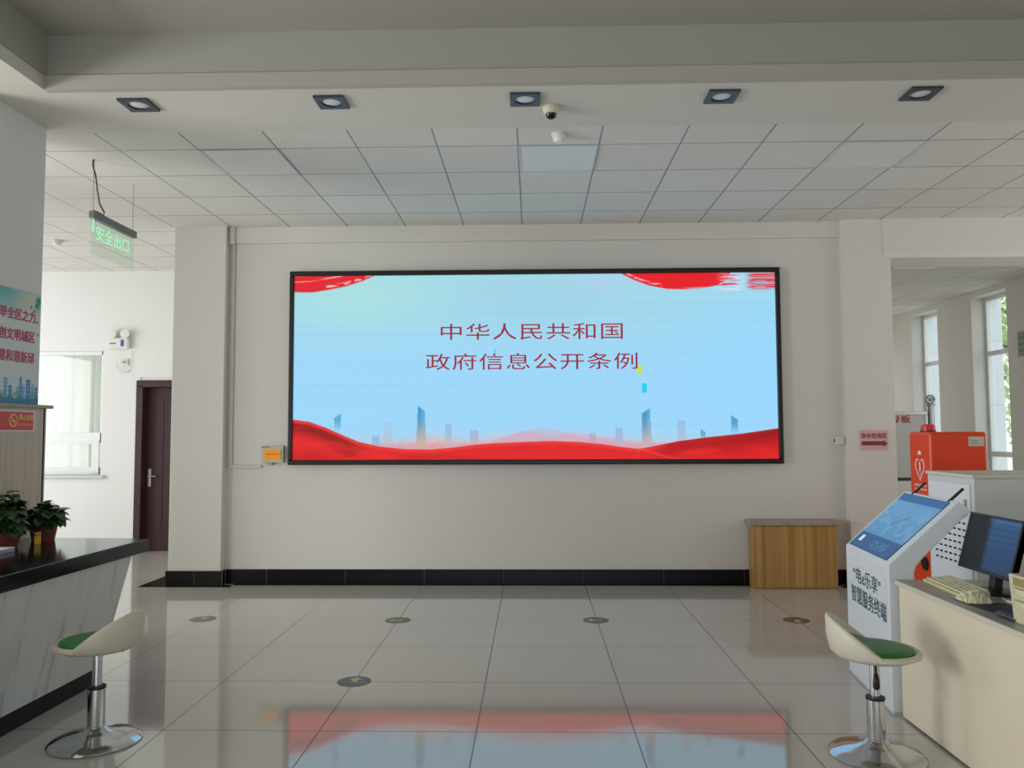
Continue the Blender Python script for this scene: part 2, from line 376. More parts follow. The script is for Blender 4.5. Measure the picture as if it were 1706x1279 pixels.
# ------------------------------------------------------------------ windows on the right, real daylight outside
def right_window(n, y):
    x0, x1 = RX+.2, RX+.27; ym = y+.92; m = MB()
    for a, b in ((y, y+.055), (ym-.055, ym)): m.box(x0, x1, a, b, .62, 3.565)
    for a, b in ((.62, .68), (1.12, 1.20), (2.66, 2.73), (3.505, 3.565)): m.box(x0, x1, y+.05, ym-.05, a, b)
    o = struct(m.build('window_%d' % n, FRAME, bevel=.004))
    g = MB()
    for a, b in ((.675, 1.125), (1.195, 2.665), (2.725, 3.51)): g.box(x0+.03, x0+.036, y+.05, ym-.05, a, b)
    g.build('glass', GLASS, o)
    q = MB()
    for zz in (.95, 1.12+.86, 2.06+.72, 3.1): pass
    for a, b in ((.62, .9), (.908, 1.9), (1.908, 2.9), (2.908, 3.56)): q.box(RX+.272, RX+.46, ym-.008, ym+.03, a, b)
    q.build('cladding', CLAD, o)
    return o
for i, y in enumerate(WY): right_window(i+1, y)
# far left window with its curtain
m = MB(); y0, y1 = FARL+.06, FARL+.12
m.box(wx1-.05, wx1, y0, y1, wz0, wz1); m.box(wx0, wx0+.05, y0, y1, wz0, wz1)
m.box(wx0, wx1, y0, y1, wz1-.05, wz1); m.box(wx0, wx1, y0, y1, wz0, wz0+.1); m.box(wx0, wx1, y0, y1, 1.40, 1.535)
m.box(wx1-.15, wx1-.051, y0-.012, y1-.01, wz0+.02, 1.39); m.box(wx0+.06, wx1-.052, y0-.014, y1-.012, 1.385, 1.43)
o = struct(m.build('window_10', FRAME, bevel=.004))
g = MB(); g.box(wx0+.04, wx1-.04, FARL+.085, FARL+.091, wz0+.05, wz1-.04); g.build('glass', GLASS, o)
m = MB(); m.box(wx0-.05, wx1+.06, FARL-.05, FARL+.06, wz0-.035, wz0)
m.build('window_sill', GREYM, o, bevel=.004)
def curtain(x0, x1, z0, z1, y, amp, n, ph):
    m = MB(); P = []; F = []; nx = 160; nz = 6
    for j in range(nz+1):
        for i in range(nx+1):
            t = i/nx; a = t*n*2*PI+ph
            P.append((x0+(x1-x0)*t, y+amp*(math.sin(a)+.35*math.sin(2.3*a+1))*(1-.25*j/nz), z0+(z1-z0)*j/nz))
    for j in range(nz):
        for i in range(nx): q = j*(nx+1)+i; F.append((q, q+1, q+nx+2, q+nx+1))
    return m.add(P, F)
tag(curtain(wx0, -5.88, .8, 2.75, FARL+.33, .035, 13, 0).build('curtain', CURT, smooth=True), 'off white pleated curtain hanging inside the left window', 'curtain')
tag(curtain(-5.93, wx1+.5, .8, 2.75, FARL+.40, .04, 5, 1.).build('curtain', CURT, smooth=True), 'thin curtain gathered at the right edge of the left window', 'curtain')
# door in the far left wall
m = MB(); yf = FARL-.028
m.box(dx0-.045, dx0+.045, yf, FARL+.2, 0, dz1-.05); m.box(dx1-.045, dx1+.045, yf, FARL+.2, 0, dz1-.05); m.box(dx0-.045, dx1+.045, yf, FARL+.2, dz1-.07, dz1+.02)
o = struct(m.build('door_1', DOORM, bevel=.006))
m = MB(); m.box(dx0+.047, dx1-.047, FARL+.10, FARL+.145, .002, dz1-.072)
for k in range(4): m.box(dx0+.16+.17*k, dx0+.27+.17*k, FARL+.094, FARL+.10, .25, dz1-.25)
lf = m.build('door_leaf', DOORM, o, bevel=.004)
m = MB(); hx = dx0+.10; m.box(hx-.022, hx+.022, FARL+.085, FARL+.094, .83, 1.06); m.tube([(hx, FARL+.094, .965), (hx, FARL+.045, .965), (hx+.11, FARL+.042, .965)], .009)
m.build('door_handle', STEEL, lf, bevel=.002)
# ------------------------------------------------------------------ LED wall screen
scr = thing('led_screen', 'wide black framed screen lit sky blue with red Chinese title, on the back wall', 'screen', (0, W-.002, 0))
x0, x1, z0, z1 = -2.482, 2.500, 1.198, 3.174
bx, bz = .047, .049
m = MB(); d = -.085
m.box(x0, x1, d, 0, z1-bz, z1); m.box(x0, x1, d, 0, z0, z0+bz); m.box(x0, x0+bx, d, 0, z0+bz, z1-bz); m.box(x1-bx, x1, d, 0, z0+bz, z1-bz); m.box(x0+.01, x1-.01, -.05, 0, z0+.01, z1-.01)
m.build('bezel', BEZEL, scr, bevel=.012, seg=3)
def poly_in(X, Y, pts):
    r = np.zeros(X.shape, bool); n = len(pts)
    for i in range(n):
        (xa, ya), (xb, yb) = pts[i], pts[(i+1) % n]
        if ya == yb: continue
        c = ((ya > Y) != (yb > Y)) & (X < (xb-xa)*(Y-ya)/(yb-ya)+xa); r ^= c
    return r.astype(float)
def led(U, V):
    X = 486+U*812; Y = 455.7+V*310.3
    t = sst(455, 640, Y)
    c = np.zeros(X.shape+(3,))+np.array((164., 216., 232.))*(1-t[..., None])+np.array((157., 214., 250.))*t[..., None]
    c = mixc(c, (170, 226, 222), .75*np.exp(-(((X-600)/150)**2+((Y-490)/55)**2)))
    c = mixc(c, (156, 208, 228), .6*np.exp(-(((X-900)/160)**2+((Y-500)/55)**2)))
    c = mixc(c, (176, 206, 236), .5*np.exp(-(((X-1000)/45)**2+((Y-470)/25)**2)))
    c = mixc(c, (150, 216, 254), .7*np.exp(-(((X-1270)/120)**2+((Y-590)/120)**2)))
    c += (.6*np.sin(Y*.9)+.6*np.sin(Y*.37)+.8*(np.sin(X*.78)*np.sin(Y*.78)))[..., None]*1.6
    # pale town haze over the lower edge
    hz = sst(708, 748, Y)*(.25+.75*sst(560, 700, X)*(1-sst(1150, 1260, X)))
    c = mixc(c, (236, 186, 180), .6*hz*vnoise(X/60, Y/30, 3)+.2*hz)
    c = mixc(c, (226, 176, 140), .8*sst(725, 748, Y)*np.exp(-((X-735)/75)**2))
    for cx, wd, hgt in ((880, 60, 20), (905, 90, 26), (960, 70, 18), (1010, 60, 12)):
        hump = 740-hgt*np.exp(-((X-cx)/wd)**2*1.6); c = mixc(c, (226, 150, 170), .35*sst(hump-3, hump+3, Y))
    def tower(pts, top, bot, a):
        ys = [p[1] for p in pts]; k = sst(min(ys)+8, max(ys), Y)
        msk = poly_in(X, Y, pts)*a; col = np.array(top, float)*(1-k[..., None])+np.array(bot, float)*k[..., None]
        return c*(1-msk[..., None])+col*msk[..., None]
    rnd = np.random.RandomState(5)
    for bxx in list(np.arange(605, 700, 9))+list(np.arange(690, 850, 8))+list(np.arange(1080, 1140, 8)):
        hh = rnd.uniform(6, 22); ww = rnd.uniform(4, 8)
        c = tower([(bxx, 752), (bxx, 752-hh), (bxx+ww, 752-hh-1), (bxx+ww, 752)], (200, 180, 190), (226, 168, 140), .45)
    c = tower([(556, 722), (557, 695), (567, 688.5), (568, 722)], (88, 164, 206), (160, 212, 246), .9)
    c = tower([(695, 745), (697.5, 676), (709, 684.5), (712, 745)], (66, 150, 202), (206, 176, 160), .95)
    c = tower([(703.5, 745), (703.5, 680.5), (709, 684.5), (712, 745)], (96, 172, 214), (206, 176, 160), .9)
    for a, b, y_, col in ((742.5, 754.5, 706, (150, 176, 208)), (785, 799.5, 716, (160, 168, 200)), (640, 654, 702, (160, 198, 226)), (620, 633, 726, (120, 176, 216)), (1027.5, 1040.5, 713, (140, 178, 206)), (1131, 1145, 701, (150, 182, 216)), (984, 996, 722, (178, 160, 184))):
        c = tower([(a, 750), (a+1, y_+2), (a+3, y_-1.5), (a+5, y_+2), (b-3, y_), (b, y_+2), (b, 750)], col, (208, 180, 184), .62)
    c = tower([(1072, 748), (1073, 690), (1086, 681.5), (1089, 748)], (70, 150, 198), (206, 176, 176), .95)
    c = tower([(1082, 748), (1082, 684), (1086, 681.5), (1089, 748)], (104, 178, 214), (206, 176, 176), .8)
    c = tower([(1170, 735), (1170, 716), (1178, 722), (1178, 735)], (92, 160, 200), (170, 210, 236), .85)
    c = tower([(1219.5, 726), (1221, 694), (1231, 701), (1233, 724)], (70, 152, 206), (150, 206, 242), .92)
    # brush strokes in the upper corners
    n1 = vnoise(X/26, Y/1.1, 9); n2 = vnoise(X/9, Y/1.4, 11)
    xs = [486, 500, 517, 544, 574, 603, 620, 660]; yb = [482.5, 483.4, 483.3, 479.4, 473.5, 464.6, 457, 440]
    low = np.interp(X, xs, yb); a = 1-sst(low-1, low+1, Y)
    streak = sst(.80, .9, vnoise(X/70, (Y+(X-486)**2*.0012)/1.6, 4))
    c = mixc(c, (222, 38, 46), a); c = mixc(c, (248, 196, 196), a*streak*.8)
    c = mixc(c, (250, 226, 226), (1-sst(1.5, 3, np.abs(Y-low+6-.03*(X-540))))*a*(n2 > .45)*(X > 540)*.8)
    xs = [1020, 1043, 1064, 1088, 1118, 1147, 1180, 1201, 1216, 1226, 1300]; yb = [440, 457, 467.5, 476.4, 482.4, 483.3, 481, 477, 470, 452, 440]
    low = np.interp(X, xs, yb); a = 1-sst(low-1, low+1, Y)
    arc = Y+.00055*(X-1150)**2
    streak = sst(.78, .9, vnoise(X/90, arc/1.7, 14))
    c = mixc(c, (228, 30, 38), a); c = mixc(c, (240, 150, 150), a*streak*.8)
    c = mixc(c, (250, 226, 230), (1-sst(.8, 2.2, np.abs(Y-low+5)))*a*(n2 > .5)*(X < 1110)*.8)
    dry = sst(1196, 1216, X)*(1-sst(1226, 1262, X))*(Y < 486); c = mixc(c, (226, 222, 240), dry*.75*(n1 > .35))
    red2 = ((X > 1190) & (Y < 478)).astype(float)*(1-sst(1225, 1246, X))*sst(.52, .66, n1); c = mixc(c, (224, 44, 56), red2*.9*(Y < 477))
    red3 = sst(1246, 1262, X)*(1-sst(480, 487, Y)); c = mixc(c, (222, 52, 66), red3*np.clip(.25+sst(.3, .7, n1), 0, 1))
    # red silk along the bottom
    xs = [480, 484, 514, 544, 574, 597.5, 633, 677.7, 722, 761, 796.5, 826, 880, 924.6, 969, 1004.8, 1034.5, 1065.7, 1088, 1132.5, 1177, 1236.5, 1299]
    ye = [697, 697.8, 702, 712.6, 726, 735.5, 743.8, 748.3, 748.9, 745.3, 740.9, 738.8, 736.6, 735.5, 737.3, 740.9, 745.3, 748.9, 745.3, 736.4, 730.5, 724.5, 715.6]
    e = np.interp(X, xs, ye); a = sst(e-.8, e+.8, Y); dd = Y-e
    silk = np.zeros_like(c)+np.array((222., 36., 38.))
    dk = np.exp(-((dd-13)/7)**2)*(1-sst(560, 625, X)); silk = mixc(silk, (74, 14, 20), .85*dk)
    dk2 = np.exp(-((dd-24-.05*(X-560))/9)**2)*sst(520, 560, X)*(1-sst(640, 690, X)); silk = mixc(silk, (168, 20, 28), .7*dk2)
    silk = mixc(silk, (240, 66, 60), .7*np.exp(-((dd-3)/2)**2))
    rr = sst(1075, 1130, X); silk = mixc(silk, (176, 22, 28), rr*.85*(1-sst(10, 30, dd-.02*(X-1090)))); silk = mixc(silk, (120, 16, 24), .5*rr*np.exp(-((X-1300)/70)**2-((dd-8)/8)**2))
    fold = np.interp(X, [486, 1000, 1070, 1120, 1300], [900, 900, 749, 764, 790]); silk = mixc(silk, (246, 70, 62), .7*np.exp(-((Y-fold)/1.6)**2))
    silk = mixc(silk, (186, 24, 30), .55*sst(.5, .8, vnoise(X/120+3, (Y-.1*X)/14, 21))*sst(6, 12, dd)); silk = mixc(silk, (236, 44, 44), .6*sst(.5, .8, vnoise(X/90+9, (Y+.08*X)/11, 22))*sst(8, 14, dd))
    c = c*(1-a[..., None])+silk*a[..., None]
    # stray pixels of the panel
    for xa, xb, ya, yb_, col in ((1066, 1073, 611, 625, (196, 226, 60)), (1073.5, 1081.5, 641, 656, (30, 208, 246)), (827, 828.6, 581, 593, (70, 198, 220))):
        c = mixc(c, col, ((X >= xa) & (X <= xb) & (Y >= ya) & (Y <= yb_)).astype(float))
    return np.clip(c, 0, 255)
LED = painted('led picture', 1.0)
gx0, gx1, gz0, gz1 = x0+bx-.002, x1-bx+.002, z0+bz-.002, z1-bz+.002
paint_grid('display', LED, (gx0, -.056, gz0), (1, 0, 0), (0, 0, 1), gx1-gx0, gz1-gz0, 813, 309, led, scr)
TXT = bpy.data.materials.new('red lit title'); TXT.use_nodes = True; q = TXT.node_tree.nodes['Principled BSDF']
q.inputs['Base Color'].default_value = (.02, .01, .01, 1); q.inputs['Emission Color'].default_value = lin((152, 30, 50))+(1,); q.inputs['Emission Strength'].default_value = 1.
def lpx(px, py): return gx0+(px-486)/812*(gx1-gx0), gz0+(766-py)/310.3*(gz1-gz0)
for s_, a, b in (('中华人民共和国', (736, 566), (1042.5, 538.5)), ('政府信息公开条例', (710.5, 616.3), (1066.5, 588.7))):
    xa, za = lpx(*a); xb, zb = lpx(*b)
    m = MB(); text(m, s_, (xa, -.0585, za), (1, 0, 0), (0, 0, 1), xb-xa, zb-za, spacing=1.06); m.build('title_line', TXT, scr)
# ------------------------------------------------------------------ small things on the back wall
t = thing('wall_controller', 'small beige wall controller with glowing orange display beside the big screen', 'controller', (-2.645, W, 1.22))
MB().box(-.118, .112, -.045, 0, 0, .172).build('housing', mat('grey beige housing', (196, 196, 176), .5), t, bevel=.006)
MB().box(-.09, .09, -.05, -.044, .02, .138).build('display_frame', BEIGE, t, bevel=.003)
sc_ = MB().box(-.08, .08, -.053, -.05, .03, .128).build('display', mat('amber display', (196, 124, 24), .3, emit=.55, ecol=(206, 128, 20)), t)
m = MB(); blurred_line(m, (-.068, -.0545, .08), (1, 0, 0), (0, 0, 1), .136, .014, 9); m.build('display_lettering', mat('dark orange lettering', (150, 62, 6), .5), t)
MB().box(-.115, -.03, -.047, -.044, .155, .164).build('label_strip', mat('blue grey strip', (92, 122, 138), .5), t)
MB().box(-.06, .0, -.04, -.005, -.022, 0).build('cable_gland', STEEL, t, bevel=.003)
m = MB(); m.box(-3.108, -3.072, W-.022, W-.002, 1.19, 3.48); m.box(-3.108, -2.77, W-.022, W-.002, 1.165, 1.195); m.box(-3.115, -3.065, W-.06, W-.035, 3.47, CZ)
tag(m.build('cable_trunking', mat('cream plastic trunking', (214, 208, 196), .5), bevel=.003), 'thin cream cable trunking down the corner beside the left column', 'trunking')
t = thing('junction_box', 'small white junction box on the wall beside the right column', 'box', (3.07, W, 1.385))
MB().box(-.046, .046, -.04, 0, 0, .08).build('housing', WHITEP, t, bevel=.006); m = MB(); m.box(-.052, -.046, -.03, -.02, .02, .06); m.build('clip', BLKP, t)
t = thing('paper_sign', 'pink paper direction sign with an arrow taped to the right column', 'sign', (3.378, 8.018, 1.43))
MB().box(-.138, .138, -.0015, 0, -.1, .1).build('sheet', PINK, t)
m = MB(); text(m, '净水饮用区', (-.125, -.003, .018), (1, 0, 0), (0, 0, 1), .25, .05, bold=.035)
m.prism([(-.122, -.052), (.09, -.052), (.09, -.07), (.132, -.034), (.09, .002), (.09, -.012), (-.122, -.012)], 'y', -.003, -.002)
m.build('printing', BROWNI, t)
# ------------------------------------------------------------------ wooden podium
t = thing('podium', 'low oak reception cabinet with pale top against the back wall', 'cabinet', (2.545, 7.9, 0))
MB().box(-.40, .40, .0, .20, 0, .605).build('body', OAK, t, bevel=.003)
MB().box(-.385, .395, -.012, .0, .01, .6).build('front_panel', OAK, t, bevel=.002)
MB().box(-.44, .435, -.03, .20, .605, .65).build('top', OAKT, t, bevel=.008)
# ------------------------------------------------------------------ left alcove wall things
t = thing('emergency_light', 'white twin-head emergency light above the socket on the far left wall', 'lamp', (-5.37, FARL-.012, 2.62))
MB().box(-.125, .125, -.07, 0, 0, .14).build('housing', WHITEP, t, bevel=.008)
for sx in (-1, 1):
    m = MB(); prof = [(.0, .0), (.03, .0), (.05, .03), (.062, .075), (.06, .085), (.0, .088)]
    P = MB().lathe(prof, 20); m.add([(sx*.085+p[0], -.04-p[2]*.9+.04, .19+p[1]*.95) for p in P.v], P.f)
    h = m.build('lamp_head', WHITEP, t, smooth=True, auto=40)
    MB().tube([(sx*.085, -.04, .13), (sx*.085, -.035, .17)], .012).build('swivel', GREYM, h)
MB().box(.035, .075, -.073, -.069, .03, .115).build('indicator_label', mat('blue label', (58, 88, 156), .5), t)
m = MB(); m.box(-.11, -.03, -.073, -.069, .06, .075); m.build('printing', GREYINK, t)
t = thing('wall_socket', 'white wall socket with a plugged cable below the emergency light', 'socket', (-5.31, FARL-.012, 2.4))
MB().box(-.045, .045, -.012, 0, 0, .09).build('plate', WHITEP, t, bevel=.004)
MB().box(-.02, .005, -.045, -.012, .03, .065).build('plug', BEIGE, t, bevel=.004)
MB().tube([(-.01, -.04, .03), (-.09, -.03, .05), (-.1, -.02, .0), (-.02, -.015, -.09), (.07, -.012, -.08), (.1, -.01, .05), (.1, -.008, .2)], .005, 6).build('cable', WHITEP, t, smooth=True)
# ------------------------------------------------------------------ hanging exit sign
t = thing('exit_sign', 'clear green lettered exit sign hanging on wires from the left ceiling', 'sign', (-3.4, 6.33, 3.2))
MB().box(-.022, .022, -.335, .335, -.012, .045).build('top_bar', mat('grey aluminium bar', (120, 124, 128), .4, .6), t, bevel=.004)
MB().box(-.004, .004, -.325, .325, -.29, -.012).build('acrylic_sheet', ACRYL, t)
m = MB(); text(m, '安全出口', (.0055, -.27, -.165), (0, 1, 0), (0, 0, 1), .5, .115, bold=.01)
m.build('lettering', GREENL, t)
MB().box(.0042, .0052, -.325, -.305, -.12, -.014).build('lit_edge', GREENL, t)
for yy in (-.315, .3): MB().tube([(0, yy, .045), (0, yy, .447)], .0025, 6).build('hanging_wire', STEEL, t)
cp = [(0, -.33, .447), (0, -.335, .40), (.01, -.31, .33), (.01, -.28, .22), (.01, -.24, .12), (.01, -.17, .075), (.01, -.18, .05), (.0, -.25, .055), (0, -.31, .05)]
MB().tube(cp, .006, 7).build('power_cable', mat('grey cable', (70, 70, 66), .6), t, smooth=True)
# ------------------------------------------------------------------ ceiling fittings
def downlight(loc, label):
    t = thing('downlight', label, 'light', loc, 0, 'square downlights in the ceiling band')
    m = MB(); a = .095; r = .066; n = 32
    P = []; F = []
    for k in range(n):
        g = 2*PI*k/n; c_, s_ = math.cos(g), math.sin(g); q = a/max(abs(c_), abs(s_))
        P += [(q*c_, q*s_, -.014), (q*c_, q*s_, 0), (r*c_, r*s_, -.014), (r*c_, r*s_, 0)]
    for k in range(n):
        i = 4*k; j = 4*((k+1) % n); F += [(i, j, j+2, i+2), (i, i+1, j+1, j), (i+2, j+2, j+3, i+3)]
    m.add(P, F); m.build('frame', mat('dark grey lamp frame', (52, 58, 68), .4), t)
    MB().lathe([(.066, -.004), (.066, .0), (.0, .0)][::-1] and [(.064, -.003), (.05, -.008), (.02, -.01), (.0, -.01)], 32, cap=False).build('lens', mat('frosted lens', (214, 216, 222), .3), t, smooth=True)
    return t
d0 = downlight((-2.511, 4.935, 3.63), 'square black downlight, leftmost of five in the ceiling band')
for x, l in ((-1.269, 'square black downlight, second from the left in the ceiling band'), (-.037, 'square black downlight beside the dome camera in the ceiling band'), (1.198, 'square black downlight, second from the right in the ceiling band'), (2.433, 'square black downlight, rightmost of five in the ceiling band')):
    copy_thing(d0, (x, 4.935, 3.63), l)
t = thing('dome_camera', 'small cream dome security camera beside the middle downlight', 'camera', (.13, 5.07, 3.63))
MB().lathe([(.0, 0), (.052, 0), (.056, -.012), (.05, -.04), (.036, -.05)], 28, cap=False).build('housing', mat('cream camera housing', (206, 202, 176), .45), t, smooth=True, auto=50)
MB().lathe([(.036, -.05), (.032, -.068), (.018, -.08), (.0, -.084)], 24, cap=False).build('lens_dome', mat('dark dome', (18, 16, 18), .12), t, smooth=True)
def smoke(loc, label):
    t = thing('smoke_detector', label, 'detector', loc)
    MB().lathe([(.0, 0), (.055, 0), (.056, -.016), (.0, -.016)], 28).build('base', mat('cream detector base', (220, 210, 192), .5), t)
    MB().lathe([(.05, -.016), (.05, -.026), (.034, -.03), (.034, -.038), (.046, -.042), (.03, -.06), (.0, -.062)], 28, cap=False).build('sensor', WHITEP, t, smooth=True, auto=40)
    return t
s0 = smoke((.2, 5.6, CZ), 'round white smoke detector on the tiled ceiling near the dome camera')
copy_thing(s0, (-5.22, 8.55, CZ), 'round smoke detector on the ceiling beyond the exit sign')
def panel(ix, iy, label):
    x = -3.0984+.6*ix; y = 7.6152-.6*iy
    t = thing('ceiling_panel_light', label, 'light', (x+.3, y-.3, CZ), 0, 'flat square panel lights in the tiled ceiling')
    m = MB()
    for a, b, c_, d_ in ((-.296, .296, -.296, -.285), (-.296, .296, .285, .296), (-.296, -.285, -.285, .285), (.285, .296, -.285, .285)): m.box(a, b, c_, d_, -.008, .0)
    m.build('frame', mat('white panel frame', (196, 202, 208), .4), t); MB().box(-.285, .285, -.285, .285, -.005, 0).build('diffuser', mat('panel diffuser', (226, 225, 220), .35), t)
    return t
p0 = panel(1, 2, 'flat ceiling panel light, left one of the row above the screen')
copy_thing(p0, (-3.0984+3.3, 7.6152-1.5, CZ), 'flat bluish ceiling panel light, middle one straight behind the smoke detector')
copy_thing(p0, (-3.0984+5.7, 7.6152-1.5, CZ), 'flat ceiling panel light, right one of the row above the screen')
copy_thing(p0, (-3.0984+.6*13+.3, 7.6152+.6*4+.3, CZ), 'flat ceiling panel light in the room beyond the right opening')
# ------------------------------------------------------------------ floor stickers
def sticker(loc, label, mt, rz, txt='安全出口'):
    t = thing('floor_sticker', label, 'sticker', loc, rz, 'round arrow stickers on the floor')
    MB().lathe([(.104, .0), (.104, .0012), (.0, .0012)], 40, cap=False).build('disc', mt, t)
    m = MB(); m.prism([(-.017, -.005), (.017, -.005), (.017, .035), (.045, .035), (0, .078), (-.045, .035), (-.017, .035)], 'z', .0012, .0018)
    text(m, txt, (-.075, -.042, .0018), (1, 0, 0), (0, 1, 0), .15, .03, bold=.03)
    m.build('printing', YELG, t); return t
sticker((-2.717, 6.594, 0), 'round worn grey arrow sticker on the floor in front of the left column', mat('worn grey floor film', (112, 108, 98), .3, noise=.1, scale=30), 0)
sticker((-1.104, 6.568, 0), 'round green arrow sticker on the floor left of centre below the screen', STICK, PI/2)
sticker((.504, 6.583, 0), 'round green arrow sticker on the floor right of centre below the screen', STICK, PI/2)
sticker((2.118, 6.599, 0), 'round green arrow sticker on the floor in front of the oak cabinet', STICK, PI)
sticker((-1.104, 4.974, 0), 'round blue green arrow sticker nearest the viewer on the floor', STICKB, 0)
# ------------------------------------------------------------------ stools
def stool(loc, rz, label, lever):
    t = thing('swivel_stool', label, 'stool', loc, rz)
    MB().lathe([(.0, .0), (.212, .0), (.216, .006), (.205, .015), (.15, .03), (.09, .046), (.055, .062), (.047, .075), (.0, .075)], 48).build('base', CHROME, t, smooth=True, auto=60)
    MB().lathe([(.0, .07), (.044, .07), (.044, .078), (.04, .08), (.04, .262), (.0, .262)], 32).build('column', CHROME, t, smooth=True, auto=40)
    MB().lathe([(.0, .26), (.043, .26), (.043, .272), (.0, .272)], 32).build('collar', RUB, t)
    MB().lathe([(.0, .268), (.023, .268), (.023, .44), (.0, .458)], 24).build('gas_lift', CHROME, t, smooth=True, auto=40)
    m = MB(); dx, dy = lever
    if lever[0] == 9:
        m.tube([(.0, -.03, .42), (.0, -.034, .39), (.0, -.036, .37)], .006, 8); m.tube([(0, -.036, .385), (0, -.038, .36), (0, -.038, .325), (0, -.036, .315)], [.009, .014, .016, .008], 12)
    else:
        m.tube([(0, 0, .445), (dx*.6, dy*.6, .438), (dx, dy, .432)], .006, 8); m.tube([(dx*.95, dy*.95, .432), (dx*1.25, dy*1.25, .428)], .014, 12)
    m.build('height_lever', RUB, t, smooth=True)
    # shell: front at local +x, raised back at -x
    n = 64; rings = []
    def back(a):  # 0 front .. 1 back
        q = (1-math.cos(a))/2
        t_ = max(0., (q-.5)/.5); return t_**1.05*(1-.1*t_)/.9
    def ring(fr, fz):
        R_ = []
        for k in range(n):
            a = 2*PI*k/n; b = back(a); r = fr(b); R_.append((r*math.cos(a), r*math.sin(a)*.98, fz(b)))
        return R_
    base = .452
    H = lambda b: .046+.150*b
    rings = [ring(lambda b: .02, lambda b: base+.0), ring(lambda b: .12, lambda b: base-.002), ring(lambda b: .168, lambda b: base+.005),
             ring(lambda b: .196, lambda b: base+.02+.012*b), ring(lambda b: .207+.004*b, lambda b: base+.5*H(b)), ring(lambda b: .208+.006*b, lambda b: base+H(b)-.014),
             ring(lambda b: .201+.008*b, lambda b: base+H(b)-.002), ring(lambda b: .19+.01*b, lambda b: base+H(b)), ring(lambda b: .18+.008*b, lambda b: base+H(b)-.008),
             ring(lambda b: .174-.006*b, lambda b: base+.040+.085*b), ring(lambda b: .168-.03*b, lambda b: base+.036+.04*b), ring(lambda b: .10-.02*b, lambda b: base+.036+.012*b), ring(lambda b: .02, lambda b: base+.034)]
    P = [p for r_ in rings for p in r_]; F = []
    for i in range(len(rings)-1):
        for k in range(n): F.append((i*n+k, i*n+(k+1) % n, (i+1)*n+(k+1) % n, (i+1)*n+k))
    F += [tuple(range(n))[::-1], tuple(range((len(rings)-1)*n, len(rings)*n))]
    MB().add(P, F).build('seat_shell', CREAMSEAT, t, smooth=True)
    pr = [ring(lambda b: .01, lambda b: base+.062), ring(lambda b: .09, lambda b: base+.062+.006*b), ring(lambda b: .145-.01*b, lambda b: base+.058+.035*b), ring(lambda b: .172-.016*b, lambda b: base+.051+.055*b), ring(lambda b: .176-.014*b, lambda b: base+.040+.06*b), ring(lambda b: .168-.02*b, lambda b: base+.034+.045*b)]
    P = [p for r_ in pr for p in r_]; F = []
    for i in range(len(pr)-1):
        for k in range(n): F.append((i*n+k, i*n+(k+1) % n, (i+1)*n+(k+1) % n, (i+1)*n+k))
    F += [tuple(range(n)), tuple(range((len(pr)-1)*n, len(pr)*n))]
    MB().add(P, F).build('seat_pad', GREEN, t, smooth=True)
    return t
stool((-2.178, 4.006, 0), PI-.10, 'green padded cream swivel stool in front of the marble counter', (-.06, -.08))
stool((1.612, 3.899, 0), -.22, 'green padded cream swivel stool in front of the cream desk', (9, 0))
# ------------------------------------------------------------------ left counter
t = thing('service_counter', 'long black topped service counter with white marble front at the left', 'counter', (-2.9, 4.0, 0))
def rel(P, o): return [(p[0]-o[0], p[1]-o[1], p[2]-o[2]) for p in P]
o_ = (-2.9, 4.0, 0)
def quad(a, z): return [(p[0], p[1], z) for p in a]
top = [(-2.492, 5.17), (-2.59, 2.7), (-3.31, 2.7), (-3.31, 5.215)]
MB().hexa(rel(quad(top, .762), o_), rel(quad(top, .845), o_)).build('top', BLACK, t, bevel=.005)
bt = [(-2.66, 4.93), (-2.715, 2.75), (-3.27, 2.75), (-3.27, 4.93)]; tp = [(-2.53, 5.03), (-2.62, 2.75), (-3.27, 2.75), (-3.27, 5.03)]
MB().hexa(rel(quad(bt, .1), o_), rel(quad(tp, .762), o_)).build('front_panel', MARB, t, bevel=.003)
pl = [(-2.672, 4.87), (-2.715, 2.75), (-3.25, 2.75), (-3.25, 4.87)]
MB().hexa(rel(quad(pl, 0), o_), rel(quad(pl, .1), o_)).build('plinth', BLACKTILE, t, bevel=.002)
